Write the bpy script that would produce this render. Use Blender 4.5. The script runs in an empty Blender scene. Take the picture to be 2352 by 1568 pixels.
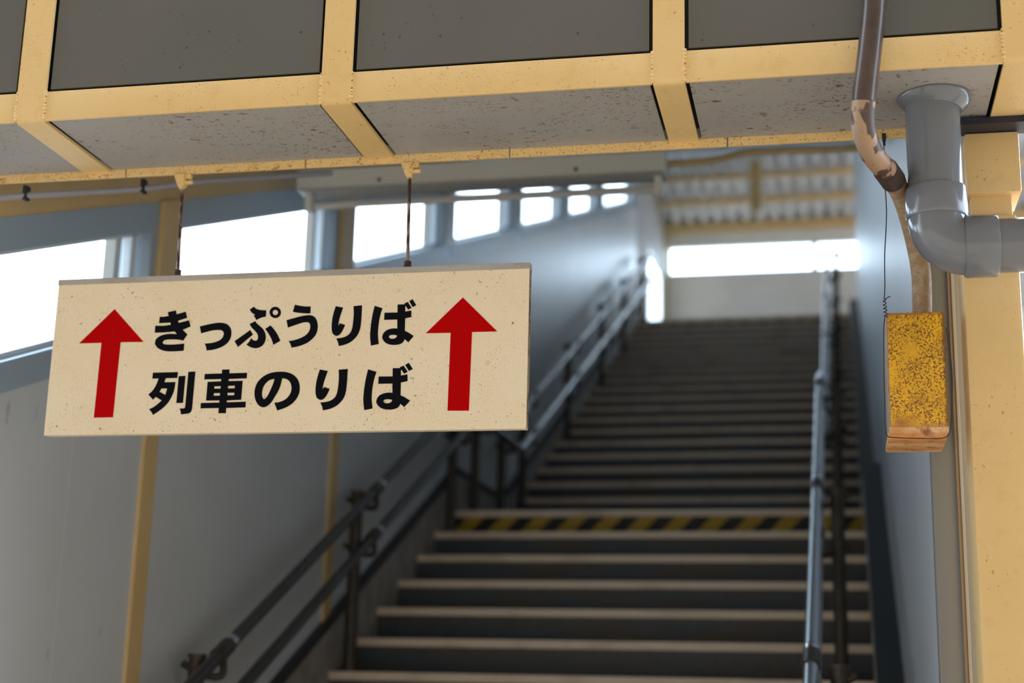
import bpy, bmesh, math, random
from mathutils import Vector, Matrix
random.seed(4)

# ------------------------------------------------------------------ camera, light, exposure
S = bpy.context.scene
COL = S.collection
EYE = 1.436                                   # eye height above the lower floor


def camera():
    yaw, pitch, roll = math.radians(12.038), math.radians(13.8166), math.radians(-1.41558)
    cy, sy, cp, sp = math.cos(yaw), math.sin(yaw), math.cos(pitch), math.sin(pitch)
    f = Vector((-sy * cp, cy * cp, sp))
    r = Vector((cy, sy, 0))
    d = f.cross(r)
    c, s = math.cos(roll), math.sin(roll)
    r2 = r * c + d * s
    d2 = d * c - r * s
    m = Matrix((r2, -d2, -f)).transposed().to_4x4()
    m.translation = (0, 0, EYE)
    cd = bpy.data.cameras.new('camera')
    o = bpy.data.objects.new('camera', cd)
    COL.objects.link(o)
    o.matrix_world = m
    cd.sensor_width = 36
    cd.lens = 36 * 3489.28 / 2352
    cd.clip_start = .05
    cd.dof.use_dof = True
    cd.dof.focus_distance = 3.40
    cd.dof.aperture_fstop = 1.95
    cd.dof.aperture_blades = 0
    S.camera = o


camera()

w = bpy.data.worlds.new('sky')
S.world = w
w.use_nodes = True
wt = w.node_tree
wt.nodes.clear()
wout = wt.nodes.new('ShaderNodeOutputWorld')
wbg = wt.nodes.new('ShaderNodeBackground')
wtc = wt.nodes.new('ShaderNodeTexCoord')
wsep = wt.nodes.new('ShaderNodeSeparateXYZ')
wr = wt.nodes.new('ShaderNodeValToRGB')
wt.links.new(wtc.outputs['Generated'], wsep.inputs[0])
wmr = wt.nodes.new('ShaderNodeMapRange')
wmr.inputs[1].default_value = -1
wmr.inputs[2].default_value = 1
wt.links.new(wsep.outputs['Y'], wmr.inputs[0])
wt.links.new(wmr.outputs[0], wr.inputs[0])
wr.color_ramp.elements[0].position = .34
wr.color_ramp.elements[0].color = (.055, .048, .04, 1)      # hazy warm sky low behind the viewer
wr.color_ramp.elements[1].position = .50
wr.color_ramp.elements[1].color = (.66, .82, 1.0, 1)
wt.links.new(wr.outputs[0], wbg.inputs[0])
wbg.inputs[1].default_value = 5.4
wt.links.new(wbg.outputs[0], wout.inputs[0])

sd = bpy.data.lights.new('sun', 'SUN')
sd.energy = 6.0
sd.angle = math.radians(1.0)
sd.color = (1, .85, .66)
so = bpy.data.objects.new('sun', sd)
COL.objects.link(so)
so.rotation_euler = Vector((.60, .64, .95)).to_track_quat('Z', 'Y').to_euler()   # high, ahead and to the east
so.location = (20, 19, 30)

S.view_settings.view_transform = 'Standard'
S.view_settings.look = 'None'
S.view_settings.gamma = 1
S.view_settings.use_curve_mapping = False
S.view_settings.exposure = .80

# ------------------------------------------------------------------ helpers


# the stair hall stands half a degree askew to the boxed beam in front of it
SKEW = Matrix.Translation((0, 8, 0)) @ Matrix.Rotation(-.0095, 4, 'Z') @ Matrix.Translation((0, -8, 0))
TURN = Matrix()


def thing(name, label, cat, loc=(0, 0, 0), group=None):
    loc = TURN @ Vector(loc)
    o = bpy.data.objects.new(name, None)
    COL.objects.link(o)
    o.location = loc
    o.empty_display_size = .1
    o['label'] = label
    o['category'] = cat
    if group:
        o['group'] = group
    return o


def put(name, bm, m, parent=None, smooth=False):
    me = bpy.data.meshes.new(name)
    bmesh.ops.recalc_face_normals(bm, faces=bm.faces[:])
    bm.transform(TURN)
    bm.to_mesh(me)
    bm.free()
    if smooth:
        for p in me.polygons:
            p.use_smooth = True
        me.set_sharp_from_angle(angle=math.radians(38))
    me.materials.append(m)
    o = bpy.data.objects.new(name, me)
    COL.objects.link(o)
    if parent is not None:
        o.parent = parent
        o.matrix_parent_inverse = Matrix.Translation(-Vector(parent.location)) if parent.parent is None else Matrix.Translation(Vector((0, 0, 0)))
        if parent.type == 'MESH':
            o.matrix_parent_inverse = Matrix()
    return o


def struct(name, bm, m, label=None, cat=None, smooth=False):
    o = put(name, bm, m, None, smooth)
    o['kind'] = 'structure'
    if label:
        o['label'] = label
        o['category'] = cat or name.split('_')[0]
    return o


def BM():
    return bmesh.new()


def box(bm, x0, x1, y0, y1, z0, z1, bev=0.0):
    vs = [bm.verts.new((x, y, z)) for x in (x0, x1) for y in (y0, y1) for z in (z0, z1)]
    fs = [bm.faces.new([vs[i] for i in q]) for q in ((0, 1, 3, 2), (4, 6, 7, 5), (0, 4, 5, 1), (2, 3, 7, 6), (0, 2, 6, 4), (1, 5, 7, 3))]
    if bev > 0:
        es = list({e for f in fs for e in f.edges})
        bmesh.ops.bevel(bm, geom=es, offset=bev, segments=2, profile=.6, affect='EDGES')
    return bm


def prism_x(bm, prof, x0, x1):
    """A profile of (y, z) points extruded along X."""
    a = [bm.verts.new((x0, y, z)) for y, z in prof]
    b = [bm.verts.new((x1, y, z)) for y, z in prof]
    n = len(prof)
    bm.faces.new(a)
    bm.faces.new(b[::-1])
    for i in range(n):
        j = (i + 1) % n
        bm.faces.new((a[i], b[i], b[j], a[j]))
    return bm


def tube(bm, pts, r, n=12, caps=True, radii=None):
    pts = [Vector(p) for p in pts]
    rings = []
    up = None
    for i, p in enumerate(pts):
        t = (pts[min(i + 1, len(pts) - 1)] - pts[max(i - 1, 0)]).normalized()
        if up is None:
            up = Vector((0, 0, 1)) if abs(t.z) < .9 else Vector((1, 0, 0))
        u = (up - t * up.dot(t)).normalized()
        up = u
        v = t.cross(u)
        rr = radii[i] if radii else r
        rings.append([bm.verts.new(p + (u * math.cos(2 * math.pi * k / n) + v * math.sin(2 * math.pi * k / n)) * rr) for k in range(n)])
    for a, b in zip(rings, rings[1:]):
        for k in range(n):
            bm.faces.new((a[k], a[(k + 1) % n], b[(k + 1) % n], b[k]))
    if caps:
        bm.faces.new(rings[0][::-1])
        bm.faces.new(rings[-1])
    return bm


def catmull(pts, k=8):
    P = [Vector(p) for p in pts]
    P = [P[0] * 2 - P[1]] + P + [P[-1] * 2 - P[-2]]
    out = []
    for i in range(1, len(P) - 2):
        a, b, c, d = P[i - 1:i + 3]
        for j in range(k):
            t = j / k
            out.append(.5 * (2 * b + (c - a) * t + (2 * a - 5 * b + 4 * c - d) * t * t + (3 * b - a - 3 * c + d) * t ** 3))
    out.append(P[-2])
    return out


def outline(pts, k=5):
    """Closed outline of (x, z, corner) points in millimetres, smoothed between its corners."""
    n = len(pts)
    P = [Vector((p[0], p[1])) for p in pts]
    out = []
    for i in range(n):
        b, c = P[i], P[(i + 1) % n]
        cb, cc = pts[i][2], pts[(i + 1) % n][2]
        if cb and cc:
            out.append(b)
            continue
        a = P[i - 1] if not cb else b * 2 - c
        d = P[(i + 2) % n] if not cc else c * 2 - b
        for j in range(k):
            t = j / k
            out.append(.5 * (2 * b + (c - a) * t + (2 * a - 5 * b + 4 * c - d) * t * t + (3 * b - a - 3 * c + d) * t ** 3))
    return out


def flat_shape(name, outlines, x, y, z, depth, m, parent):
    """Filled outlines with holes, standing in the XZ plane, front towards -Y."""
    cu = bpy.data.curves.new(name, 'CURVE')
    cu.dimensions = '2D'
    cu.fill_mode = 'BOTH'
    cu.extrude = depth / 2
    for o in outlines:
        q = outline(o)
        sp = cu.splines.new('POLY')
        sp.points.add(len(q) - 1)
        for i, v in enumerate(q):
            sp.points[i].co = (v.x / 1000, v.y / 1000, 0, 1)
        sp.use_cyclic_u = True
    tmp = bpy.data.objects.new(name + '_outline', cu)
    COL.objects.link(tmp)
    dg = bpy.context.evaluated_depsgraph_get()
    me = bpy.data.meshes.new_from_object(tmp.evaluated_get(dg))
    bpy.data.objects.remove(tmp)
    bpy.data.curves.remove(cu)
    me.transform(Matrix.Translation((x, y, z)) @ Matrix.Rotation(math.pi / 2, 4, 'X'))
    me.materials.clear()
    me.materials.append(m)
    ob = bpy.data.objects.new(name, me)
    COL.objects.link(ob)
    ob.parent = parent
    ob.matrix_parent_inverse = Matrix.Translation(-Vector(parent.location))
    return ob


# ------------------------------------------------------------------ materials


class MatB:
    """Small builder for node materials in object coordinates."""

    def __init__(s, name, col, rough=.6, metal=0.0, spec=.5):
        s.m = bpy.data.materials.new(name)
        s.m.use_nodes = True
        s.t = s.m.node_tree
        s.b = s.t.nodes['Principled BSDF']
        s.b.inputs['Roughness'].default_value = rough
        s.b.inputs['Metallic'].default_value = metal
        s.b.inputs['Specular IOR Level'].default_value = spec
        s.tc = s.t.nodes.new('ShaderNodeTexCoord')
        rgb = s.t.nodes.new('ShaderNodeRGB')
        rgb.outputs[0].default_value = (*col, 1)
        s.c = rgb.outputs[0]

    def coords(s, scale=(1, 1, 1)):
        mp = s.t.nodes.new('ShaderNodeMapping')
        mp.inputs['Scale'].default_value = scale
        s.t.links.new(s.tc.outputs['Object'], mp.inputs[0])
        return mp.outputs[0]

    def noise(s, scale, detail=3, stretch=(1, 1, 1)):
        n = s.t.nodes.new('ShaderNodeTexNoise')
        n.inputs['Scale'].default_value = scale
        n.inputs['Detail'].default_value = detail
        s.t.links.new(s.coords(stretch), n.inputs['Vector'])
        return n.outputs['Fac']

    def ramp(s, val, lo, hi, gain=1.0):
        r = s.t.nodes.new('ShaderNodeMapRange')
        r.inputs[1].default_value = lo
        r.inputs[2].default_value = hi
        r.inputs[3].default_value = 0
        r.inputs[4].default_value = gain
        s.t.links.new(val, r.inputs[0])
        return r.outputs[0]

    def mul(s, a, b, op='MULTIPLY'):
        n = s.t.nodes.new('ShaderNodeMath')
        n.operation = op
        for i, q in enumerate((a, b)):
            if isinstance(q, (int, float)):
                n.inputs[i].default_value = q
            else:
                s.t.links.new(q, n.inputs[i])
        return n.outputs[0]

    def axis(s, k):
        n = s.t.nodes.new('ShaderNodeSeparateXYZ')
        s.t.links.new(s.tc.outputs['Object'], n.inputs[0])
        return n.outputs[k]

    def mix(s, fac, col):
        n = s.t.nodes.new('ShaderNodeMix')
        n.data_type = 'RGBA'
        s.t.links.new(fac, n.inputs[0])
        s.t.links.new(s.c, n.inputs[6])
        n.inputs[7].default_value = (*col, 1)
        s.c = n.outputs[2]
        return s

    def vary(s, scale, col, lo=.35, hi=.7, gain=1.0, stretch=(1, 1, 1), detail=3):
        return s.mix(s.ramp(s.noise(scale, detail, stretch), lo, hi, gain), col)

    def specks(s, scale, size, col, gain=1.0, stretch=(1, 1, 1), patch=None, soft=.35):
        """Round specks on some voronoi cells, gathered in patches."""
        v = s.t.nodes.new('ShaderNodeTexVoronoi')
        v.inputs['Scale'].default_value = scale
        s.t.links.new(s.coords(stretch), v.inputs['Vector'])
        f = s.ramp(v.outputs['Distance'], size, size * (1 - soft), gain)
        sep = s.t.nodes.new('ShaderNodeSeparateColor')
        s.t.links.new(v.outputs['Color'], sep.inputs[0])
        f = s.mul(f, s.ramp(sep.outputs[0], .45, .75))
        if patch:
            f = s.mul(f, s.ramp(s.noise(patch[0], 2, stretch), patch[1], patch[2]))
        return s.mix(f, col)

    def blots(s, scale, lo, hi, col, gain=1.0, stretch=(1, 1, 1), patch=None):
        f = s.ramp(s.noise(scale, 2, stretch), lo, hi, gain)
        if patch:
            f = s.mul(f, s.ramp(s.noise(patch[0], 2, stretch), patch[1], patch[2]))
        return s.mix(f, col)

    def bump(s, val, strength, dist=.002):
        n = s.t.nodes.new('ShaderNodeBump')
        n.inputs['Strength'].default_value = strength
        n.inputs['Distance'].default_value = dist
        s.t.links.new(val, n.inputs['Height'])
        if s.b.inputs['Normal'].links:
            s.t.links.new(s.b.inputs['Normal'].links[0].from_socket, n.inputs['Normal'])
        s.t.links.new(n.outputs[0], s.b.inputs['Normal'])
        return s

    def done(s):
        s.t.links.new(s.c, s.b.inputs['Base Color'])
        return s.m


def make_materials():
    M = {}
    b = MatB('cream_paint', (.72, .495, .215), .42)
    b.vary(3, (.76, .54, .25), .4, .7).vary(30, (.64, .42, .165), .55, .8, .5)
    b.blots(110, .66, .72, (.42, .20, .06), .8, patch=(5, .48, .62)).blots(260, .66, .70, (.20, .10, .05), .7, patch=(7, .48, .62))
    b.bump(b.noise(160, 2), .25, .0015)
    M['cream'] = b.done()
    b = MatB('cream_paint_rusty', (.74, .51, .22), .5)
    b.vary(25, (.62, .34, .09), .55, .8, .8).blots(110, .60, .68, (.30, .12, .04), .9, patch=(9, .46, .6)).blots(260, .62, .68, (.12, .055, .03), .8)
    b.bump(b.noise(120, 3), .5, .002)
    M['cream_rust'] = b.done()
    b = MatB('fascia_grey', (.112, .106, .096), .45)
    b.vary(2.2, (.096, .096, .083), .4, .65)
    b.blots(55, .69, .73, (.03, .022, .018), .85, patch=(4, .40, .55)).blots(130, .70, .74, (.035, .028, .022), .7, patch=(6, .45, .6))
    M['fascia'] = b.done()
    b = MatB('soffit_grey', (.36, .345, .33), .5)
    b.vary(3, (.33, .315, .30), .4, .65)
    b.blots(60, .63, .68, (.13, .082, .058), .9, (1, 1.5, 1), patch=(4.2, .44, .56))
    b.blots(130, .62, .68, (.14, .09, .068), .85, (1, 1.5, 1), patch=(6, .40, .56))
    b.blots(28, .64, .74, (.15, .095, .07), .75, (1, 1.6, 1), patch=(3, .47, .58))
    M['soffit'] = b.done()
    b = MatB('sign_enamel', (.84, .73, .555), .5)
    b.vary(6, (.82, .69, .50), .42, .7).vary(40, (.74, .61, .43), .55, .8, .35)
    b.blots(260, .63, .68, (.30, .20, .11), .75, patch=(11, .42, .62)).blots(150, .68, .72, (.14, .095, .055), .85, patch=(8, .45, .6))
    b.blots(75, .72, .76, (.12, .07, .035), .8, patch=(5, .48, .6)).blots(420, .60, .68, (.45, .33, .20), .55)
    b.blots(28, .70, .80, (.55, .36, .14), .5)
    M['sign'] = b.done()
    b = MatB('sign_edge', (.30, .22, .13), .7)
    b.vary(60, (.10, .06, .03), .45, .6)
    M['sign_edge'] = b.done()
    b = MatB('sign_red', (.46, .001, .002), .6, 0, .03)
    b.specks(60, .04, (.7, .45, .35), .5)
    M['red'] = b.done()
    b = MatB('sign_black', (.0045, .0055, .009), .6, 0, .04)
    b.specks(140, .05, (.2, .19, .17), .5, patch=(6, .5, .6))
    M['black'] = b.done()
    b = MatB('aluminium_dull', (.42, .40, .375), .5, .15)
    b.vary(50, (.34, .32, .30), .45, .7, .8, (.2, 1, 1))
    M['alu_rail'] = b.done()
    b = MatB('screw_steel', (.5, .47, .43), .35, .9)
    M['screw'] = b.done()
    b = MatB('rusty_rod', (.30, .27, .24), .55, .5)
    b.vary(45, (.07, .028, .016), .42, .55, 1, (1, 1, .6)).bump(b.noise(420, 1, (.05, .05, 1)), .8, .002)
    M['rod'] = b.done()
    b = MatB('rust_dark', (.07, .032, .02), .75)
    b.vary(90, (.025, .012, .008), .45, .6)
    M['rust'] = b.done()
    b = MatB('pvc_grey', (.16, .172, .20), .16)
    b.vary(8, (.15, .16, .185), .4, .6)
    b.specks(60, .1, (.1, .08, .06), .5, patch=(6, .55, .65))
    M['pvc'] = b.done()
    b = MatB('conduit_brown', (.075, .048, .038), .28)
    b.vary(30, (.055, .036, .03), .4, .65)
    M['conduit'] = b.done()
    b = MatB('conduit_peeled', (.33, .22, .145), .5)
    b.vary(16, (.36, .20, .11), .45, .62, .9)
    b.blots(17, .555, .575, (.065, .036, .026), 1, (1.4, 1, .4)).blots(60, .64, .70, (.16, .08, .045), .8)
    M['peeled'] = b.done()
    b = MatB('conduit_speckled', (.33, .23, .14), .7)
    b.vary(60, (.42, .32, .22), .45, .65).specks(240, .3, (.10, .06, .035), .9).bump(b.noise(200, 2), .6)
    M['speckled'] = b.done()
    b = MatB('box_yellow', (.80, .43, .008), .45)
    b.vary(12, (.62, .33, .012), .42, .62)
    b.blots(210, .50, .60, (.19, .065, .012), .92, patch=(16, .36, .52)).blots(290, .57, .64, (.03, .016, .012), .95, patch=(14, .36, .52))
    b.vary(9, (.30, .10, .014), .6, .72, .85)
    # bare rust along the rims of the cover
    x, z = b.axis('X'), b.axis('Z')
    n = b.mul(b.noise(70, 2), .012)
    d1 = b.ramp(b.mul(x, n, 'ADD'), .2535, .2580)
    d2 = b.ramp(b.mul(z, n, 'ADD'), EYE + .884, EYE + .891)
    d3 = b.ramp(b.mul(z, n, 'ADD'), EYE + .650, EYE + .634)
    b.mix(b.mul(d1, .85), (.13, .05, .018)).mix(b.mul(d2, .85), (.30, .12, .03)).mix(b.mul(d3, .8), (.42, .19, .05))
    M['yellow_box'] = b.done()
    b = MatB('box_rusted_edge', (.62, .27, .08), .6)
    b.vary(22, (.72, .46, .24), .45, .6, 1, (.4, 1, 1)).vary(40, (.30, .10, .03), .55, .7)
    M['box_edge'] = b.done()
    b = MatB('box_bare_side', (.36, .27, .20), .6)
    b.vary(30, (.30, .16, .08), .52, .68)
    M['box_side'] = b.done()
    b = MatB('wire_black', (.012, .011, .018), .45)
    M['wire'] = b.done()
    # wall panels: painted steel with thin joints every 0.52 m
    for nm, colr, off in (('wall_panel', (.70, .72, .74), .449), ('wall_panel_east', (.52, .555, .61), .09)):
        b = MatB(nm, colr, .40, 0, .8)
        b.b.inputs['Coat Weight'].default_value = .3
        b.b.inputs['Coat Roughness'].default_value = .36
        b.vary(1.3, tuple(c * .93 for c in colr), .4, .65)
        y = b.axis('Y')
        f = b.mul(b.mul(y, -off, 'ADD'), 1 / .52)
        fr = b.t.nodes.new('ShaderNodeMath')
        fr.operation = 'FRACT'
        b.t.links.new(f, fr.inputs[0])
        dist = b.mul(b.mul(fr.outputs[0], -.5, 'ADD'), 0, 'ADD')
        ab = b.t.nodes.new('ShaderNodeMath')
        ab.operation = 'ABSOLUTE'
        b.t.links.new(dist, ab.inputs[0])
        b.mix(b.ramp(ab.outputs[0], .493, .496, .8), (.85, .79, .72))
        b.vary(26, (.20, .17, .14), .70, .78, .5, (1, 1, .25))
        b.bump(b.noise(5, 2, (1, 1, .06)), .32, .014)
        M[nm] = b.done()
    b = MatB('skirting_concrete', (.36, .32, .28), .6)
    b.vary(9, (.27, .24, .21), .4, .65)
    M['skirting'] = b.done()
    b = MatB('dark_trim', (.018, .02, .022), .5)
    M['dark'] = b.done()
    b = MatB('window_aluminium', (.42, .50, .58), .35, .2)
    M['window_frame'] = b.done()
    b = MatB('window_sash', (.78, .82, .86), .3, .1)
    M['sash'] = b.done()
    b = MatB('stair_tread', (.062, .078, .098), .5)
    b.vary(5, (.10, .078, .058), .42, .68, 1, (.5, 1, 2.2)).vary(50, (.05, .05, .052), .5, .7, .6)
    M['stair'] = b.done()
    b = MatB('stair_nosing', (.90, .74, .58), .4)
    b.vary(7, (.68, .55, .43), .50, .70, 1, (.5, 1, 1))
    M['nosing'] = b.done()
    b = MatB('hazard_paint', (.55, .33, .015), .5)
    x, z = b.axis('X'), b.axis('Z')
    f = b.mul(b.mul(x, b.mul(z, -1.0), 'ADD'), 1 / .198)
    fr = b.t.nodes.new('ShaderNodeMath')
    fr.operation = 'FRACT'
    b.t.links.new(f, fr.inputs[0])
    b.mix(b.ramp(fr.outputs[0], .5, .52), (.012, .013, .016))
    b.vary(20, (.05, .04, .03), .6, .75, .6)
    M['hazard'] = b.done()
    b = MatB('post_brown', (.055, .042, .028), .45)
    b.vary(20, (.035, .028, .02), .4, .6)
    M['post'] = b.done()
    b = MatB('rail_steel', (.60, .63, .67), .28, .95)
    M['rail'] = b.done()
    b = MatB('rail_steel_shaded', (.05, .045, .042), .3, .2)  # darkened copy of the rail steel, its dim reflections put into the colour
    M['rail_shaded'] = b.done()
    b = MatB('chrome', (.75, .76, .78), .12, 1)
    M['chrome'] = b.done()
    b = MatB('ceiling_sheet', (.55, .53, .48), .6)
    b.vary(3, (.48, .46, .41), .4, .6)
    M['ceiling'] = b.done()
    b = MatB('corrugated_sheet', (.60, .60, .61), .5)
    b.vary(3, (.50, .50, .51), .4, .6)
    M['corrugated'] = b.done()
    b = MatB('lamp_housing', (.80, .78, .72), .4)
    M['lamp'] = b.done()
    b = MatB('lamp_underside', (.42, .41, .39), .35)
    M['lamp_under'] = b.done()
    b = MatB('tube_glass', (.62, .60, .58), .3)
    M['tube'] = b.done()
    b = MatB('grey_cable', (.35, .34, .38), .35)
    M['cable'] = b.done()
    b = MatB('end_wall', (.86, .87, .87), .5)
    b.vary(2, (.80, .81, .81), .4, .6)
    M['end_wall'] = b.done()
    b = MatB('olive_post', (.42, .36, .17), .5)
    M['olive'] = b.done()
    b = MatB('ground_concrete', (.20, .165, .12), .85)
    b.vary(.8, (.18, .145, .105), .4, .65).vary(14, (.16, .13, .095), .5, .7, .5)
    M['ground'] = b.done()
    b = MatB('grey_end_panel', (.17, .18, .195), .5)
    M['end_panel'] = b.done()
    b = MatB('strip_brown', (.24, .17, .10), .5)
    M['strip_brown'] = b.done()
    b = MatB('strip_grey', (.27, .26, .25), .45)
    M['strip_grey'] = b.done()
    b = MatB('gap_shade_navy', (.012, .014, .028), .5)  # near-black colour standing in for shade in the gap over the column
    M['gap_dark'] = b.done()
    b = MatB('upper_floor', (.58, .56, .52), .5)
    M['upper_floor'] = b.done()
    # thin window glass: mostly clear, mirror-like at a low angle
    m = bpy.data.materials.new('clear_glass')
    m.use_nodes = True
    t = m.node_tree
    t.nodes.clear()
    out = t.nodes.new('ShaderNodeOutputMaterial')
    tr = t.nodes.new('ShaderNodeBsdfTransparent')
    tr.inputs[0].default_value = (.95, .97, .97, 1)
    gl = t.nodes.new('ShaderNodeBsdfGlossy')
    gl.inputs['Roughness'].default_value = .03
    lw = t.nodes.new('ShaderNodeLayerWeight')
    lw.inputs[0].default_value = .18
    fp = t.nodes.new('ShaderNodeMath')
    fp.operation = 'POWER'
    fp.inputs[1].default_value = 9
    lw.inputs[0].default_value = .5
    t.links.new(lw.outputs['Facing'], fp.inputs[0])
    mx = t.nodes.new('ShaderNodeMixShader')
    t.links.new(fp.outputs[0], mx.inputs[0])
    t.links.new(tr.outputs[0], mx.inputs[1])
    t.links.new(gl.outputs[0], mx.inputs[2])
    t.links.new(mx.outputs[0], out.inputs[0])
    M['glass'] = m
    return M


M = make_materials()

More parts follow.
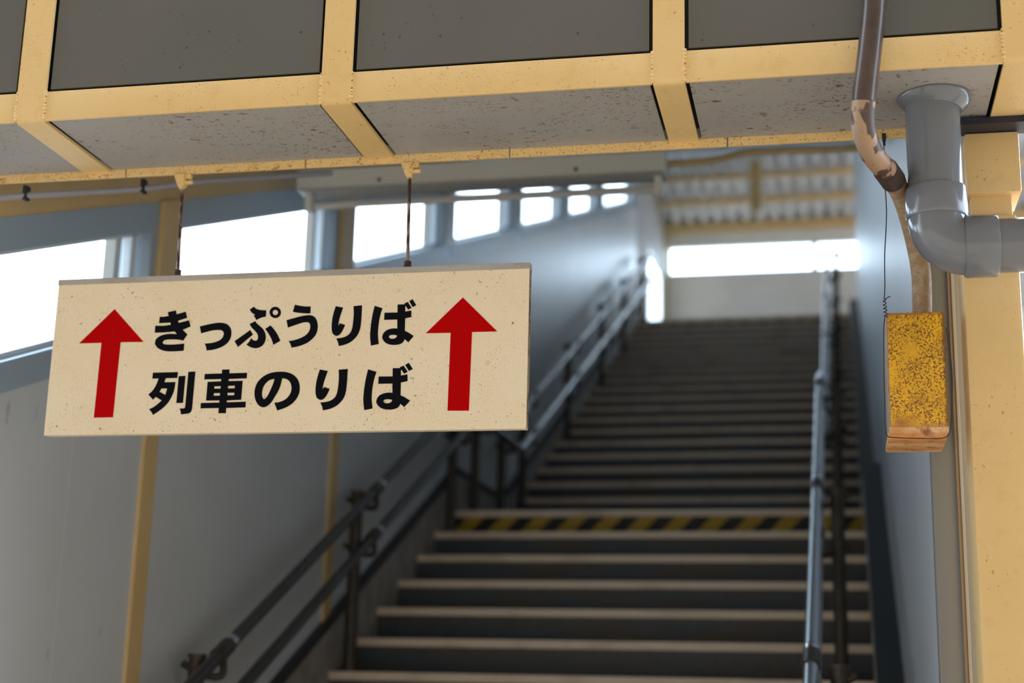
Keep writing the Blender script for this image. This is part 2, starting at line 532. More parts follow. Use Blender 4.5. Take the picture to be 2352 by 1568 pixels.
# ------------------------------------------------------------------ outlines of the sign's writing, in millimetres from the sign's top centre
ROW_UPPER = [[(-300.0,-94.8,1),(-278.6,-90.9,1),(-276.6,-101.0,1),(-252.9,-95.0,1),(-247.8,-110.8,1),(-271.3,-117.4,1),(-268.6,-122.9,1),(-242.7,-117.1,1),(-237.1,-132.9,1),(-257.2,-140.6,1),(-243.9,-152.5,1),(-253.7,-168.3,1),(-260.3,-166.2,0),(-269.9,-164.8,0),(-281.2,-164.1,0),(-292.3,-164.0,0),(-301.0,-165.1,0),(-305.6,-168.1,0),(-306.9,-171.5,0),(-304.6,-174.6,0),(-297.7,-176.5,0),(-284.9,-177.0,0),(-269.0,-176.7,0),(-250.2,-175.3,1),(-250.3,-193.2,1),(-266.0,-194.0,0),(-280.3,-194.2,0),(-294.7,-193.5,0),(-307.7,-190.3,0),(-318.6,-184.6,0),(-325.2,-177.5,0),(-327.1,-171.3,0),(-325.3,-162.9,0),(-320.1,-157.7,0),(-311.7,-153.3,0),(-301.4,-150.9,0),(-290.3,-149.9,0),(-280.7,-150.3,0),(-271.9,-151.1,1),(-277.6,-144.1,1),(-290.7,-145.0,0),(-309.9,-145.9,0),(-330.1,-145.7,1),(-329.7,-128.1,1),(-316.9,-128.8,0),(-304.9,-128.8,0),(-289.0,-126.9,1),(-291.1,-121.3,1),(-305.5,-121.8,0),(-320.7,-122.2,1),(-320.1,-105.9,1),(-309.2,-106.1,0),(-296.9,-104.3,1)],
 [(-213.1,-133.2,1),(-199.2,-130.5,0),(-183.6,-127.5,0),(-168.0,-125.6,0),(-156.1,-126.0,0),(-145.7,-128.6,0),(-137.4,-134.2,0),(-132.1,-142.4,0),(-130.0,-152.3,0),(-131.0,-163.0,0),(-135.4,-172.8,0),(-143.4,-180.9,0),(-154.7,-187.1,0),(-167.0,-191.0,0),(-178.6,-193.3,0),(-191.2,-194.1,1),(-193.0,-185.7,0),(-196.9,-176.5,1),(-187.0,-176.4,0),(-176.1,-175.1,0),(-166.0,-172.3,0),(-157.7,-168.4,0),(-151.8,-162.4,0),(-149.6,-154.8,0),(-150.8,-149.5,0),(-154.7,-145.5,0),(-161.1,-143.8,0),(-170.6,-143.7,0),(-182.3,-144.9,0),(-195.5,-147.8,0),(-208.4,-150.9,1)],
 [(-87.1,-94.7,1),(-76.8,-87.9,1),(-70.6,-93.1,0),(-62.7,-96.0,0),(-53.2,-97.4,0),(-44.5,-97.7,1),(-44.5,-113.5,1),(-52.1,-115.0,0),(-60.4,-117.6,0),(-68.2,-121.7,1),(-72.0,-115.6,0),(-76.0,-110.7,1),(-72.3,-108.1,1),(-78.3,-105.0,0),(-83.8,-99.8,0)],
 [(-6.6,-104.4,0),(-7.1,-108.8,0),(-8.9,-112.7,0),(-11.9,-115.7,0),(-15.8,-117.6,0),(-20.2,-118.1,0),(-24.8,-117.3,0),(-29.0,-115.2,0),(-32.4,-112.0,0),(-34.7,-107.9,0),(-35.7,-103.5,0),(-35.3,-99.2,0),(-33.5,-95.3,0),(-30.5,-92.2,0),(-26.5,-90.3,0),(-22.1,-89.8,0),(-17.5,-90.6,0),(-13.3,-92.8,0),(-9.9,-96.0,0),(-7.6,-100.0,0)],
 [(-14.0,-104.4,0),(-14.2,-106.3,0),(-15.1,-108.1,0),(-16.5,-109.5,0),(-18.4,-110.3,0),(-20.5,-110.6,0),(-22.6,-110.2,0),(-24.6,-109.2,0),(-26.2,-107.8,0),(-27.3,-105.9,0),(-27.8,-103.9,0),(-27.6,-102.0,0),(-26.7,-100.2,0),(-25.3,-98.8,0),(-23.4,-98.0,0),(-21.3,-97.7,0),(-19.2,-98.1,0),(-17.2,-99.1,0),(-15.6,-100.6,0),(-14.5,-102.4,0)],
 [(-85.1,-131.1,1),(-70.9,-124.2,1),(-65.4,-131.2,0),(-56.5,-138.1,0),(-48.3,-146.2,0),(-43.4,-155.5,0),(-41.3,-164.6,0),(-42.2,-174.5,0),(-46.6,-183.5,0),(-53.9,-189.1,0),(-63.9,-191.7,0),(-72.4,-190.7,0),(-81.2,-187.5,0),(-89.6,-182.2,1),(-82.9,-175.1,0),(-78.8,-166.5,1),(-73.8,-170.8,0),(-68.6,-173.0,0),(-63.9,-172.3,0),(-61.4,-168.2,0),(-61.2,-162.4,0),(-63.8,-155.7,0),(-70.2,-148.5,0),(-78.5,-140.4,0)],
 [(-120.6,-172.9,1),(-82.3,-146.1,1),(-74.3,-157.5,1),(-110.8,-187.6,1)],
 [(-44.3,-144.3,1),(-31.3,-135.9,1),(-22.9,-144.4,0),(-13.7,-156.3,0),(-7.1,-168.0,0),(-3.6,-175.1,1),(-21.2,-184.6,1),(-24.3,-175.0,0),(-31.1,-162.4,0),(-37.7,-152.7,0)],
 [(27.6,-86.2,1),(39.8,-89.0,0),(53.9,-91.3,0),(68.2,-91.9,1),(68.0,-109.2,1),(55.0,-108.6,0),(40.8,-107.0,0),(30.2,-105.3,0),(23.4,-103.5,1)],
 [(8.8,-124.3,1),(23.4,-120.6,0),(41.4,-116.3,0),(55.3,-113.9,0),(65.8,-113.5,0),(75.0,-115.6,0),(82.3,-121.7,0),(86.7,-130.8,0),(88.7,-141.8,0),(87.7,-154.1,0),(83.1,-165.0,0),(74.2,-174.6,0),(64.2,-181.9,0),(52.6,-186.7,0),(38.9,-190.5,0),(25.4,-192.5,1),(22.4,-183.9,0),(17.3,-175.5,1),(25.4,-175.4,0),(37.8,-172.6,0),(51.5,-167.5,0),(61.6,-160.9,0),(67.4,-153.6,0),(69.7,-144.7,0),(69.1,-137.1,0),(65.5,-132.2,0),(59.8,-130.7,0),(50.7,-131.4,0),(32.1,-136.8,0),(13.4,-142.8,1)],
 [(130.9,-93.1,1),(149.7,-97.1,1),(146.1,-109.9,0),(142.9,-121.1,0),(140.9,-132.3,0),(139.8,-141.7,1),(143.7,-135.6,1),(156.9,-140.3,1),(152.9,-150.7,0),(148.0,-159.6,0),(143.0,-164.7,0),(137.0,-166.5,0),(130.0,-163.6,0),(125.8,-157.5,0),(123.7,-146.9,0),(123.5,-131.8,0),(125.7,-113.8,0)],
 [(175.5,-94.5,1),(196.8,-92.9,1),(196.9,-111.4,0),(196.5,-134.0,0),(194.7,-151.2,0),(190.0,-164.5,0),(181.5,-175.5,0),(171.3,-183.5,0),(158.7,-188.7,0),(143.8,-191.7,1),(141.7,-183.4,0),(136.6,-172.8,1),(146.4,-172.2,0),(158.4,-169.3,0),(167.3,-163.9,0),(172.9,-155.8,0),(175.7,-143.1,0),(177.0,-124.4,0),(176.8,-109.3,0)],
 [(228.2,-95.3,1),(247.9,-101.7,1),(244.0,-115.5,0),(241.1,-132.6,0),(239.7,-150.6,0),(239.8,-168.5,0),(242.8,-189.3,1),(223.7,-192.8,1),(220.8,-173.7,0),(220.3,-159.8,0),(221.3,-140.2,0),(223.9,-117.4,0)],
 [(284.8,-93.8,1),(301.8,-94.1,1),(301.1,-92.1,1),(309.6,-88.2,1),(319.5,-103.1,1),(311.2,-107.4,1),(305.3,-98.4,1),(303.8,-99.4,1),(304.4,-111.8,1),(319.2,-109.5,1),(320.1,-125.6,1),(304.9,-128.6,1),(305.4,-158.9,1),(316.2,-164.5,0),(327.5,-172.1,1),(315.1,-187.1,1),(305.8,-179.2,1),(302.5,-186.0,0),(296.1,-190.3,0),(286.4,-192.4,0),(276.6,-192.4,0),(265.1,-189.9,0),(256.6,-184.4,0),(251.4,-176.9,0),(250.5,-171.2,0),(253.2,-163.2,0),(260.3,-156.4,0),(270.0,-153.0,0),(278.9,-152.1,0),(286.7,-152.7,1),(285.6,-130.7,1),(253.0,-130.7,1),(253.4,-113.1,1),(285.4,-113.5,1)],
 [(266.9,-172.1,0),(269.5,-168.9,0),(277.2,-167.9,0),(286.2,-169.6,0),(284.8,-174.2,0),(280.8,-176.9,0),(275.1,-177.4,0),(269.4,-175.8,0)],
 [(313.0,-86.5,1),(321.1,-81.9,1),(331.0,-96.9,1),(322.2,-101.6,1)]]
ROW_LOWER = [[(-325.9,-246.3,1),(-260.9,-246.1,1),(-261.4,-260.7,1),(-291.5,-260.9,1),(-293.9,-270.8,1),(-265.1,-270.8,1),(-267.1,-290.9,0),(-271.2,-304.0,0),(-278.6,-318.7,0),(-288.8,-330.8,0),(-301.7,-341.2,0),(-316.9,-351.0,1),(-321.9,-343.3,0),(-328.5,-336.4,1),(-318.0,-332.3,0),(-307.5,-324.7,0),(-297.4,-315.7,1),(-313.3,-306.5,1),(-320.4,-313.5,1),(-326.3,-307.1,0),(-333.4,-300.5,1),(-323.3,-291.1,0),(-316.5,-280.0,0),(-312.2,-269.4,0),(-309.9,-261.0,1),(-326.4,-261.0,1)],
 [(-300.4,-286.1,1),(-285.6,-286.3,1),(-289.1,-302.0,1),(-304.5,-293.9,1)],
 [(-258.1,-256.3,1),(-240.5,-256.0,1),(-241.7,-322.6,1),(-258.9,-322.7,1)],
 [(-233.9,-246.2,1),(-215.8,-245.8,1),(-217.0,-332.0,1),(-217.4,-337.7,0),(-219.4,-344.6,0),(-224.7,-348.4,0),(-234.0,-349.8,0),(-244.6,-350.7,1),(-246.0,-343.8,0),(-249.2,-336.4,1),(-239.4,-336.2,1),(-235.9,-334.6,0),(-235.2,-329.2,1)],
 [(-147.4,-242.6,1),(-128.3,-242.6,1),(-128.1,-252.1,1),(-82.7,-251.8,1),(-83.0,-265.5,1),(-128.6,-266.2,1),(-128.6,-271.3,1),(-92.8,-271.2,1),(-93.3,-317.7,1),(-129.6,-318.7,1),(-129.7,-323.2,1),(-81.1,-322.6,1),(-81.4,-336.5,1),(-129.9,-337.2,1),(-129.9,-349.6,1),(-149.2,-349.6,1),(-149.0,-336.8,1),(-195.7,-337.0,1),(-195.8,-323.8,1),(-148.5,-323.4,1),(-148.6,-318.4,1),(-182.8,-318.1,1),(-182.3,-272.0,1),(-148.0,-271.4,1),(-147.9,-265.9,1),(-191.3,-265.9,1),(-191.1,-252.4,1),(-147.2,-252.2,1)],
 [(-164.1,-283.5,1),(-147.7,-283.4,1),(-147.9,-289.4,1),(-163.9,-289.2,1)],
 [(-128.8,-283.0,1),(-111.8,-282.9,1),(-111.8,-289.3,1),(-128.8,-289.4,1)],
 [(-164.1,-300.3,1),(-148.4,-300.2,1),(-148.3,-306.5,1),(-164.2,-306.6,1)],
 [(-129.3,-300.1,1),(-112.0,-300.0,1),(-111.9,-306.2,1),(-129.1,-306.2,1)],
 [(-9.1,-326.2,1),(1.5,-325.3,0),(13.0,-321.5,0),(21.8,-315.6,0),(28.7,-306.4,0),(31.8,-296.0,0),(30.8,-285.4,0),(26.0,-275.6,0),(18.1,-269.7,0),(7.0,-267.1,1),(4.2,-282.4,0),(-0.3,-296.1,0),(-8.5,-311.4,0),(-16.1,-324.2,0),(-23.9,-332.1,0),(-32.0,-336.4,0),(-40.4,-336.3,0),(-49.2,-330.9,0),(-56.1,-321.0,0),(-59.9,-308.8,0),(-60.8,-296.6,0),(-58.6,-284.4,0),(-52.3,-272.3,0),(-41.2,-261.9,0),(-27.3,-254.9,0),(-12.4,-251.6,0),(2.7,-251.1,0),(17.0,-252.6,0),(31.6,-257.8,0),(43.0,-267.0,0),(49.9,-278.5,0),(52.4,-291.5,0),(51.5,-304.4,0),(46.0,-317.2,0),(36.7,-328.4,0),(24.8,-336.2,0),(12.6,-341.2,0),(-0.7,-345.3,1)],
 [(-12.3,-268.3,1),(-14.8,-278.8,0),(-19.8,-292.5,0),(-25.6,-306.2,0),(-31.0,-314.2,0),(-35.8,-316.9,0),(-39.4,-313.2,0),(-41.5,-305.1,0),(-40.8,-292.9,0),(-36.5,-282.4,0),(-28.6,-273.6,0),(-20.5,-269.7,0)],
 [(100.0,-247.8,1),(119.8,-251.9,1),(116.0,-264.7,0),(112.5,-276.0,0),(110.3,-287.3,0),(109.2,-296.7,1),(113.3,-290.5,1),(127.1,-295.4,1),(122.8,-305.8,0),(117.7,-314.7,0),(112.4,-319.8,0),(106.0,-321.5,0),(98.7,-318.6,0),(94.4,-312.4,0),(92.2,-301.8,0),(92.1,-286.6,0),(94.5,-268.5,0)],
 [(146.9,-249.5,1),(169.3,-248.1,1),(169.2,-266.6,0),(168.7,-289.3,0),(166.7,-306.6,0),(161.8,-319.9,0),(152.8,-330.9,0),(142.0,-338.8,0),(128.7,-344.0,0),(113.1,-346.9,1),(110.9,-338.6,0),(105.6,-327.9,1),(115.9,-327.3,0),(128.6,-324.5,0),(137.9,-319.1,0),(143.8,-311.1,0),(146.8,-298.3,0),(148.3,-279.5,0),(148.1,-264.4,0)],
 [(219.5,-250.2,1),(240.5,-256.6,1),(236.3,-270.5,0),(233.2,-287.7,0),(231.7,-305.7,0),(231.8,-323.7,0),(235.0,-344.6,1),(214.7,-348.2,1),(211.7,-328.9,0),(211.2,-315.0,0),(212.2,-295.3,0),(215.0,-272.3,0)],
 [(279.6,-248.7,1),(297.7,-249.0,1),(296.9,-246.9,1),(306.0,-243.1,1),(316.5,-258.0,1),(307.7,-262.4,1),(301.4,-253.3,1),(299.8,-254.3,1),(300.4,-266.8,1),(316.2,-264.4,1),(317.2,-280.6,1),(301.0,-283.7,1),(301.5,-314.1,1),(313.0,-319.7,0),(325.0,-327.4,1),(311.8,-342.5,1),(302.0,-334.5,1),(298.4,-341.3,0),(291.7,-345.6,0),(281.4,-347.8,0),(271.0,-347.7,0),(258.7,-345.2,0),(249.7,-339.7,0),(244.1,-332.2,0),(243.2,-326.5,0),(246.1,-318.4,0),(253.6,-311.6,0),(263.9,-308.2,0),(273.4,-307.2,0),(281.7,-307.9,1),(280.5,-285.7,1),(245.8,-285.7,1),(246.3,-268.1,1),(280.3,-268.5,1)],
 [(260.6,-327.3,0),(263.3,-324.1,0),(271.5,-323.1,0),(281.2,-324.8,0),(279.6,-329.4,0),(275.4,-332.2,0),(269.4,-332.7,0),(263.2,-331.1,0)],
 [(309.5,-241.4,1),(318.2,-236.7,1),(328.7,-251.8,1),(319.3,-256.5,1)]]
ARROW_WEST = [[(-442.0,-82.6,1),(-357.4,-168.3,1),(-417.9,-167.5,1),(-420.8,-355.0,1),(-471.1,-355.2,1),(-468.9,-167.7,1),(-528.6,-167.7,1)]]
ARROW_EAST = [[(443.8,-81.7,1),(529.2,-166.6,1),(468.6,-166.4,1),(466.9,-353.6,1),(416.0,-352.8,1),(417.1,-166.8,1),(356.9,-166.3,1)]]
CONDUIT = [(0.1213, 2.965, 3.0267), (0.1151, 2.965, 2.8885), (0.1018, 2.965, 2.7727), (0.0886, 2.968, 2.6791), (0.0854, 2.99, 2.6217), (0.1029, 3.05, 2.5848), (0.1378, 3.14, 2.5718), (0.1709, 3.26, 2.5613), (0.1961, 3.39, 2.5324), (0.2128, 3.46, 2.481), (0.2187, 3.485, 2.4255), (0.2164, 3.49, 2.3335)]
CABLE_A = [(-2.1607, 3.42, 2.718), (-2.0837, 3.5, 2.753), (-1.9726, 3.62, 2.7995), (-1.8559, 3.72, 2.8393), (-1.7339, 3.85, 2.9016), (-1.6231, 4.0, 2.9608), (-1.478, 4.2, 3.0412)]
CABLE_B = [(-0.6409, 5.55, 3.5244), (-0.506, 5.55, 3.5245), (-0.3924, 5.6, 3.5515), (-0.2942, 5.65, 3.5903), (-0.1446, 5.7, 3.6102), (0.0227, 5.7, 3.6065), (0.1483, 5.75, 3.626)]

# ------------------------------------------------------------------ the setting
TURN = SKEW
XW, XE = -2.16, .27                # inner faces of the west and east stair walls
R = .16                            # riser
Y0, T1, N1 = 8.396, .33, 16        # landing edge, tread and risers of the lower flight
Z0 = N1 * R                        # landing height
T2, N2, L = .345, 20, 1.42         # upper flight, landing depth
Y1 = Y0 + L                        # first riser of the upper flight
YT = Y1 + (N2 - 1) * T2            # edge of the top floor
ZT = Z0 + N2 * R


YK = 6.533                         # the window band bends very slightly here


def sill(y): return EYE + 2.032 + (.391 if y < YK else .3775) * (y - YK)


WH = .318                          # height of the window band


def roof(y): return sill(y) + WH + .20


def slanted(bm, x0, x1, ya, yb, low, high, da=0, db=0):
    """A block between two x, two y and two height functions of y."""
    ys = [ya, YK, yb] if ya < YK < yb else [ya, yb]
    prof = [(y, low(y)) for y in ys] + [(y, high(y)) for y in ys[::-1]]
    return prism_x(bm, prof, x0, x1)


YEND = 16.374
YF, YB, ZS = 3.011, 3.36, EYE + 1.316     # boxed beam: front, back, underside

struct('floor', box(BM(), -30, 30, -30, 60, -.2, 0), M['ground'])
struct('floor_upper', box(BM(), -2.20, 6.0, YT + .04, 19.5, ZT - .25, ZT), M['upper_floor'])

# west wall: panels below the window band
struct('wall_west', slanted(BM(), XW - .12, XW, 3.50, YEND, lambda y: 0, lambda y: sill(y) - .085), M['wall_panel'])
bm = BM()
slanted(bm, XW - .12, XW, 3.50, YEND, lambda y: sill(y) + WH + .095, lambda y: roof(y))
struct('trim_1', bm, M['cream'], 'cream sloping wall plate above the west window band', 'wall trim')
# the end of the west wall, along the top floor
bm = BM()
box(bm, XW - .04, XW, YEND, 17.500, 0, 8.4)
box(bm, XW - .04, XW, 17.500, 19.0, 0, ZT + .10)
box(bm, XW - .04, XW, 17.500, 19.283, EYE + 5.594, 8.4)
struct('wall_north_west', bm, M['skirting'])
# east wall
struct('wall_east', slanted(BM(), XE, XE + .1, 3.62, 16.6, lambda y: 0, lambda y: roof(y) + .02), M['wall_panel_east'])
tz = roof(3.6)
struct('trim_2', box(BM(), XE, .400, 3.565, 3.62, 0, tz, .002), M['end_panel'], 'grey end panel of the east wall beside the column', 'wall trim')
struct('trim_3', box(BM(), .3235, .331, 3.555, 3.566, 0, tz, .001), M['strip_brown'], 'narrow brown cover strip on the wall end beside the column', 'wall trim')
struct('trim_13', box(BM(), .331, .3375, 3.550, 3.566, 0, tz, .001), M['strip_grey'], 'narrow pale steel strip on the wall end beside the column', 'wall trim')
# end wall with its high window band
YN = 19.283
bm = BM()
wz0, wz1 = EYE + 5.697, EYE + 6.096
box(bm, -2.20, 6, YN, YN + .12, ZT, wz0)
box(bm, -2.20, 6, YN, YN + .12, wz1, 8.6)
box(bm, -2.20, -2.137, YN, YN + .12, wz0, wz1)
box(bm, 2.5, 6, YN, YN + .12, wz0, wz1)
struct('wall_north', bm, M['end_wall'])


def long_window(name, x0, x1, label):
    bm = BM()
    y0, y1 = YN + .01, YN + .09
    box(bm, x0, x1, y0, y1, wz0, wz0 + .025)
    box(bm, x0, x1, y0, y1, wz1 - .025, wz1)
    box(bm, x0, x0 + .035, y0, y1, wz0, wz1)
    box(bm, x1 - .035, x1, y0, y1, wz0, wz1)
    o = struct(name, bm, M['sash'], label, 'window')
    put('pane', box(BM(), x0 + .03, x1 - .03, YN + .05, YN + .054, wz0 + .02, wz1 - .02), M['glass'], o)
    return o


long_window('window_8', -2.137, -.228, 'long bright high window in the end wall above the stair top')
o = long_window('window_9', -.228, .39, 'short bright high window in the end wall beside the east rail')
bm = BM()
box(bm, .00, .14, YN + .02, YN + .07, wz0 + .17, wz0 + .23)
put('latch', bm, M['dark'], o)
long_window('window_10', .39, 2.5, 'high window of the end wall hidden beyond the east wall')
# tall opening of the west side on the top floor
bm = BM()
for a in ((17.500, 17.524), (18.97, 19.0)):
    box(bm, XW - .035, XW - .005, a[0], a[1], ZT + .10, EYE + 5.594)
box(bm, XW - .035, XW - .005, 17.500, 19.0, EYE + 5.565, EYE + 5.594)
box(bm, XW - .035, XW - .005, 17.500, 19.0, ZT + .10, ZT + .13)
o = struct('window_11', bm, M['sash'], 'tall bright side window at the top of the stairs', 'window')
put('pane', box(BM(), XW - .022, XW - .018, 17.52, 18.975, ZT + .12, EYE + 5.56), M['glass'], o)

# west windows between the posts
posts = [(2.546, 2.676), (4.507, 4.637), (6.310, 6.496), (8.178, 8.327), (10.036, 10.222), (11.951, 12.137), (13.772, 13.977), (16.244, 16.374)]
names = ['first sloping window from the sign end, cut off at the picture edge', 'second sloping west window, behind the hanging sign',
         'third sloping west window, above the middle of the sign', 'fourth sloping west window, right of the east hanger rod',
         'fifth sloping west window along the stair', 'sixth sloping west window, next to last up the stair', 'last and highest sloping west window']
for k in range(7):
    ya, yb = max(posts[k][1], 3.50), posts[k + 1][0]
    bm = BM()
    x0, x1 = XW - .10, XW + .004
    slanted(bm, x0, x1, ya, yb, lambda y: sill(y) - .09, lambda y: sill(y))
    slanted(bm, x0, x1, ya, yb, lambda y: sill(y) + WH, lambda y: sill(y) + WH + .10)
    slanted(bm, x0, x1, ya, ya + .05, sill, lambda y: sill(y) + WH)
    slanted(bm, x0, x1, yb - .05, yb, sill, lambda y: sill(y) + WH)
    o = struct('window_%d' % (k + 1), bm, M['window_frame'], names[k], 'window')
    s = BM()
    c, d = ya + .05, yb - .05
    sx0, sx1 = XW - .075, XW - .035
    slanted(s, sx0, sx1, c, d, sill, lambda y: sill(y) + .018)
    slanted(s, sx0, sx1, c, d, lambda y: sill(y) + WH - .014, lambda y: sill(y) + WH)
    slanted(s, sx0, sx1, c, c + .03, sill, lambda y: sill(y) + WH)
    slanted(s, sx0, sx1, d - .06, d - .025, sill, lambda y: sill(y) + WH)
    slanted(s, sx0 - .02, sx1 - .02, d - .13, d - .09, sill, lambda y: sill(y) + WH)
    put('sash', s, M['sash'], o)
    put('pane', slanted(BM(), XW - .057, XW - .054, c + .03, d - .06, lambda y: sill(y) + .015, lambda y: sill(y) + WH - .012), M['glass'], o)
pl = ['cream wall post between the first and second west windows', 'cream wall post between the second and third west windows',
      'wall post between the third and fourth west windows', 'wall post between the fourth and fifth west windows',
      'wall post between the fifth and sixth west windows', 'wall post between the two highest west windows', 'wall post at the top end of the west windows']
for k in range(1, 8):
    ya, yb = posts[k]
    bm = slanted(BM(), XW - .12, XW + (.022 if k < 3 else .008), ya, yb, lambda y: sill(y) - (.085 if k < 3 else 0), lambda y: sill(y) + WH + .1)
    if k < 3:
        m = (ya + yb) / 2
        box(bm, XW - .05, XW + .010, m - .05, m + .045, .3, sill(m) - .06)
    struct('trim_%d' % (k + 3), bm, M['cream'] if k < 3 else M['sash'], pl[k - 1], 'wall post')

# sloped ceiling over the stairs and the flat sheet roof over the top floor
struct('ceiling', slanted(BM(), XW - .12, XE + .1, 3.40, YEND, lambda y: roof(y), lambda y: roof(y) + .12), M['ceiling'])
bm = BM()
box(bm, XW - .12, XE + .1, YEND - .1, YEND + .02, EYE + 6.347, roof(YEND) + .1)
struct('trim_11', bm, M['lamp'], 'pale grey beam closing the sloped ceiling at the top of the stairs', 'ceiling beam')


def corrugated(x0, x1, y0, y1, z, pitch=.186, amp=.07):
    bm = BM()
    n = int((x1 - x0) / pitch * 12)
    rows = []
    for yy, dz in ((y0, 0), (y1, 0), (y1, .008), (y0, .008)):
        rows.append([bm.verts.new((x0 + (x1 - x0) * i / n, yy, z + dz + amp * .5 * (1 + math.copysign(abs(math.cos(2 * math.pi * i / 12)) ** .6, math.cos(2 * math.pi * i / 12))))) for i in range(n + 1)])
    for a in range(4):
        A, B = rows[a], rows[(a + 1) % 4]
        for i in range(n):
            bm.faces.new((A[i], A[i + 1], B[i + 1], B[i]))
    return bm


struct('ceiling_upper', corrugated(-2.3, 6, YEND, 19.8, EYE + 6.375), M['corrugated'], 'pale corrugated roof sheet over the top floor', 'roof', True)
for k, (yy, h, lab) in enumerate(((17.350, .075, 'cream purlin nearest the stairs under the corrugated roof'), (18.214, .08, 'middle cream purlin under the corrugated roof'),
                                  (19.199, .12, 'cream purlin against the end wall under the corrugated roof'))):
    o = put('purlin', box(BM(), XW, 6, yy, yy + .05, EYE + 6.375 - h, EYE + 6.373), M['cream'])
    o['label'], o['category'], o['group'] = lab, 'roof beam', 'purlins under the corrugated roof'
o = put('hanging_strut', box(BM(), -.91, -.785, 16.978, 17.034, EYE + 5.762, EYE + 6.373, .006), M['cream'])
o['label'], o['category'] = 'cream strut hanging from the corrugated roof at the top of the stairs', 'strut'
struct('trim_12', box(BM(), XW - .04, XW + .03, 19.0, 19.283, ZT + .1, EYE + 6.375), M['olive'], 'olive corner post at the west end of the end wall', 'wall post')

# ------------------------------------------------------------------ the stairs


def nose1(y): return Z0 + (y - Y0) * R / T1
def nose2(y): return Z0 + R + (y - Y1) * R / T2


XS0, XS1 = -2.13, .172
st = thing('staircase', 'wide dark concrete staircase with pale nosings rising between two panelled walls', 'stairs', ((XS0 + XS1) / 2, Y0, 0))
bm = BM()
prof = [(Y0 - (N1 - 1) * T1, 0)]
for k in range(N1):
    y = Y0 - (N1 - 1 - k) * T1
    prof += [(y, R * (k + 1))] + ([(y + T1, R * (k + 1))] if k < N1 - 1 else [])
prof += [(Y1, Z0), (Y1, 0)]
put('lower_flight', prism_x(bm, prof, XS0, XS1), M['stair'], st)
bm = BM()
prof = [(Y1, 0)]
for k in range(N2):
    y = Y1 + k * T2
    prof += [(y, Z0 + R * (k + 1))] + ([(y + T2, Z0 + R * (k + 1))] if k < N2 - 1 else [])
prof += [(YT + .04, ZT), (YT + .04, 0)]
put('upper_flight', prism_x(bm, prof, XS0, XS1), M['stair'], st)
edges = [(Y0 - (N1 - 1 - k) * T1, R * (k + 1)) for k in range(N1)] + [(Y1 + k * T2, Z0 + R * (k + 1)) for k in range(N2)]
for y, z in edges:
    put('nosing', box(BM(), XS0, XS1, y - .012, y + .05, z - .034, z + .003, .004), M['nosing'], st)
for (y, z), lab in (((Y0, Z0), 'yellow and black striped riser below the landing'), ((YT, ZT), 'yellow and black striped riser at the top')):
    o = put('hazard_stripe', box(BM(), XS0, XS1, y - .004, y + .01, z - R + .004, z - .036), M['hazard'], st)
    o['label'] = lab


def skirting(name, x0, x1, lab):
    bm = BM()
    h = .24
    ya = Y0 - (N1 - 1) * T1
    prism_x(bm, [(ya - .1, 0), (ya - .1, R + h - .05), (Y0 + .1, nose1(Y0) + h), (Y1 - .35, Z0 + h), (Y1 + .05, nose2(Y1) + h - .1), (YT, ZT + h - .1), (YT + .6, ZT + h - .1), (YT + .6, 0)], x0, x1)
    o = struct(name, bm, M['skirting'], lab, 'skirting')
    bm = BM()
    path = [(ya - .1, R + h - .05), (Y0 + .1, nose1(Y0) + h), (Y1 - .35, Z0 + h), (Y1 + .05, nose2(Y1) + h - .1), (YT, ZT + h - .1), (YT + .6, ZT + h - .1)]
    prism_x(bm, [(a, b) for a, b in path] + [(a, b + .03) for a, b in path[::-1]], x0, x1 + (.012 if x0 < -1 else 0))
    put('cap', bm, M['dark'], o)


skirting('baseboard_west', XW, XS0, 'concrete skirting with dark cap along the west wall of the stairs')
skirting('baseboard_east', XS1, XE, 'concrete skirting with dark cap along the east wall of the stairs')

# ------------------------------------------------------------------ handrails


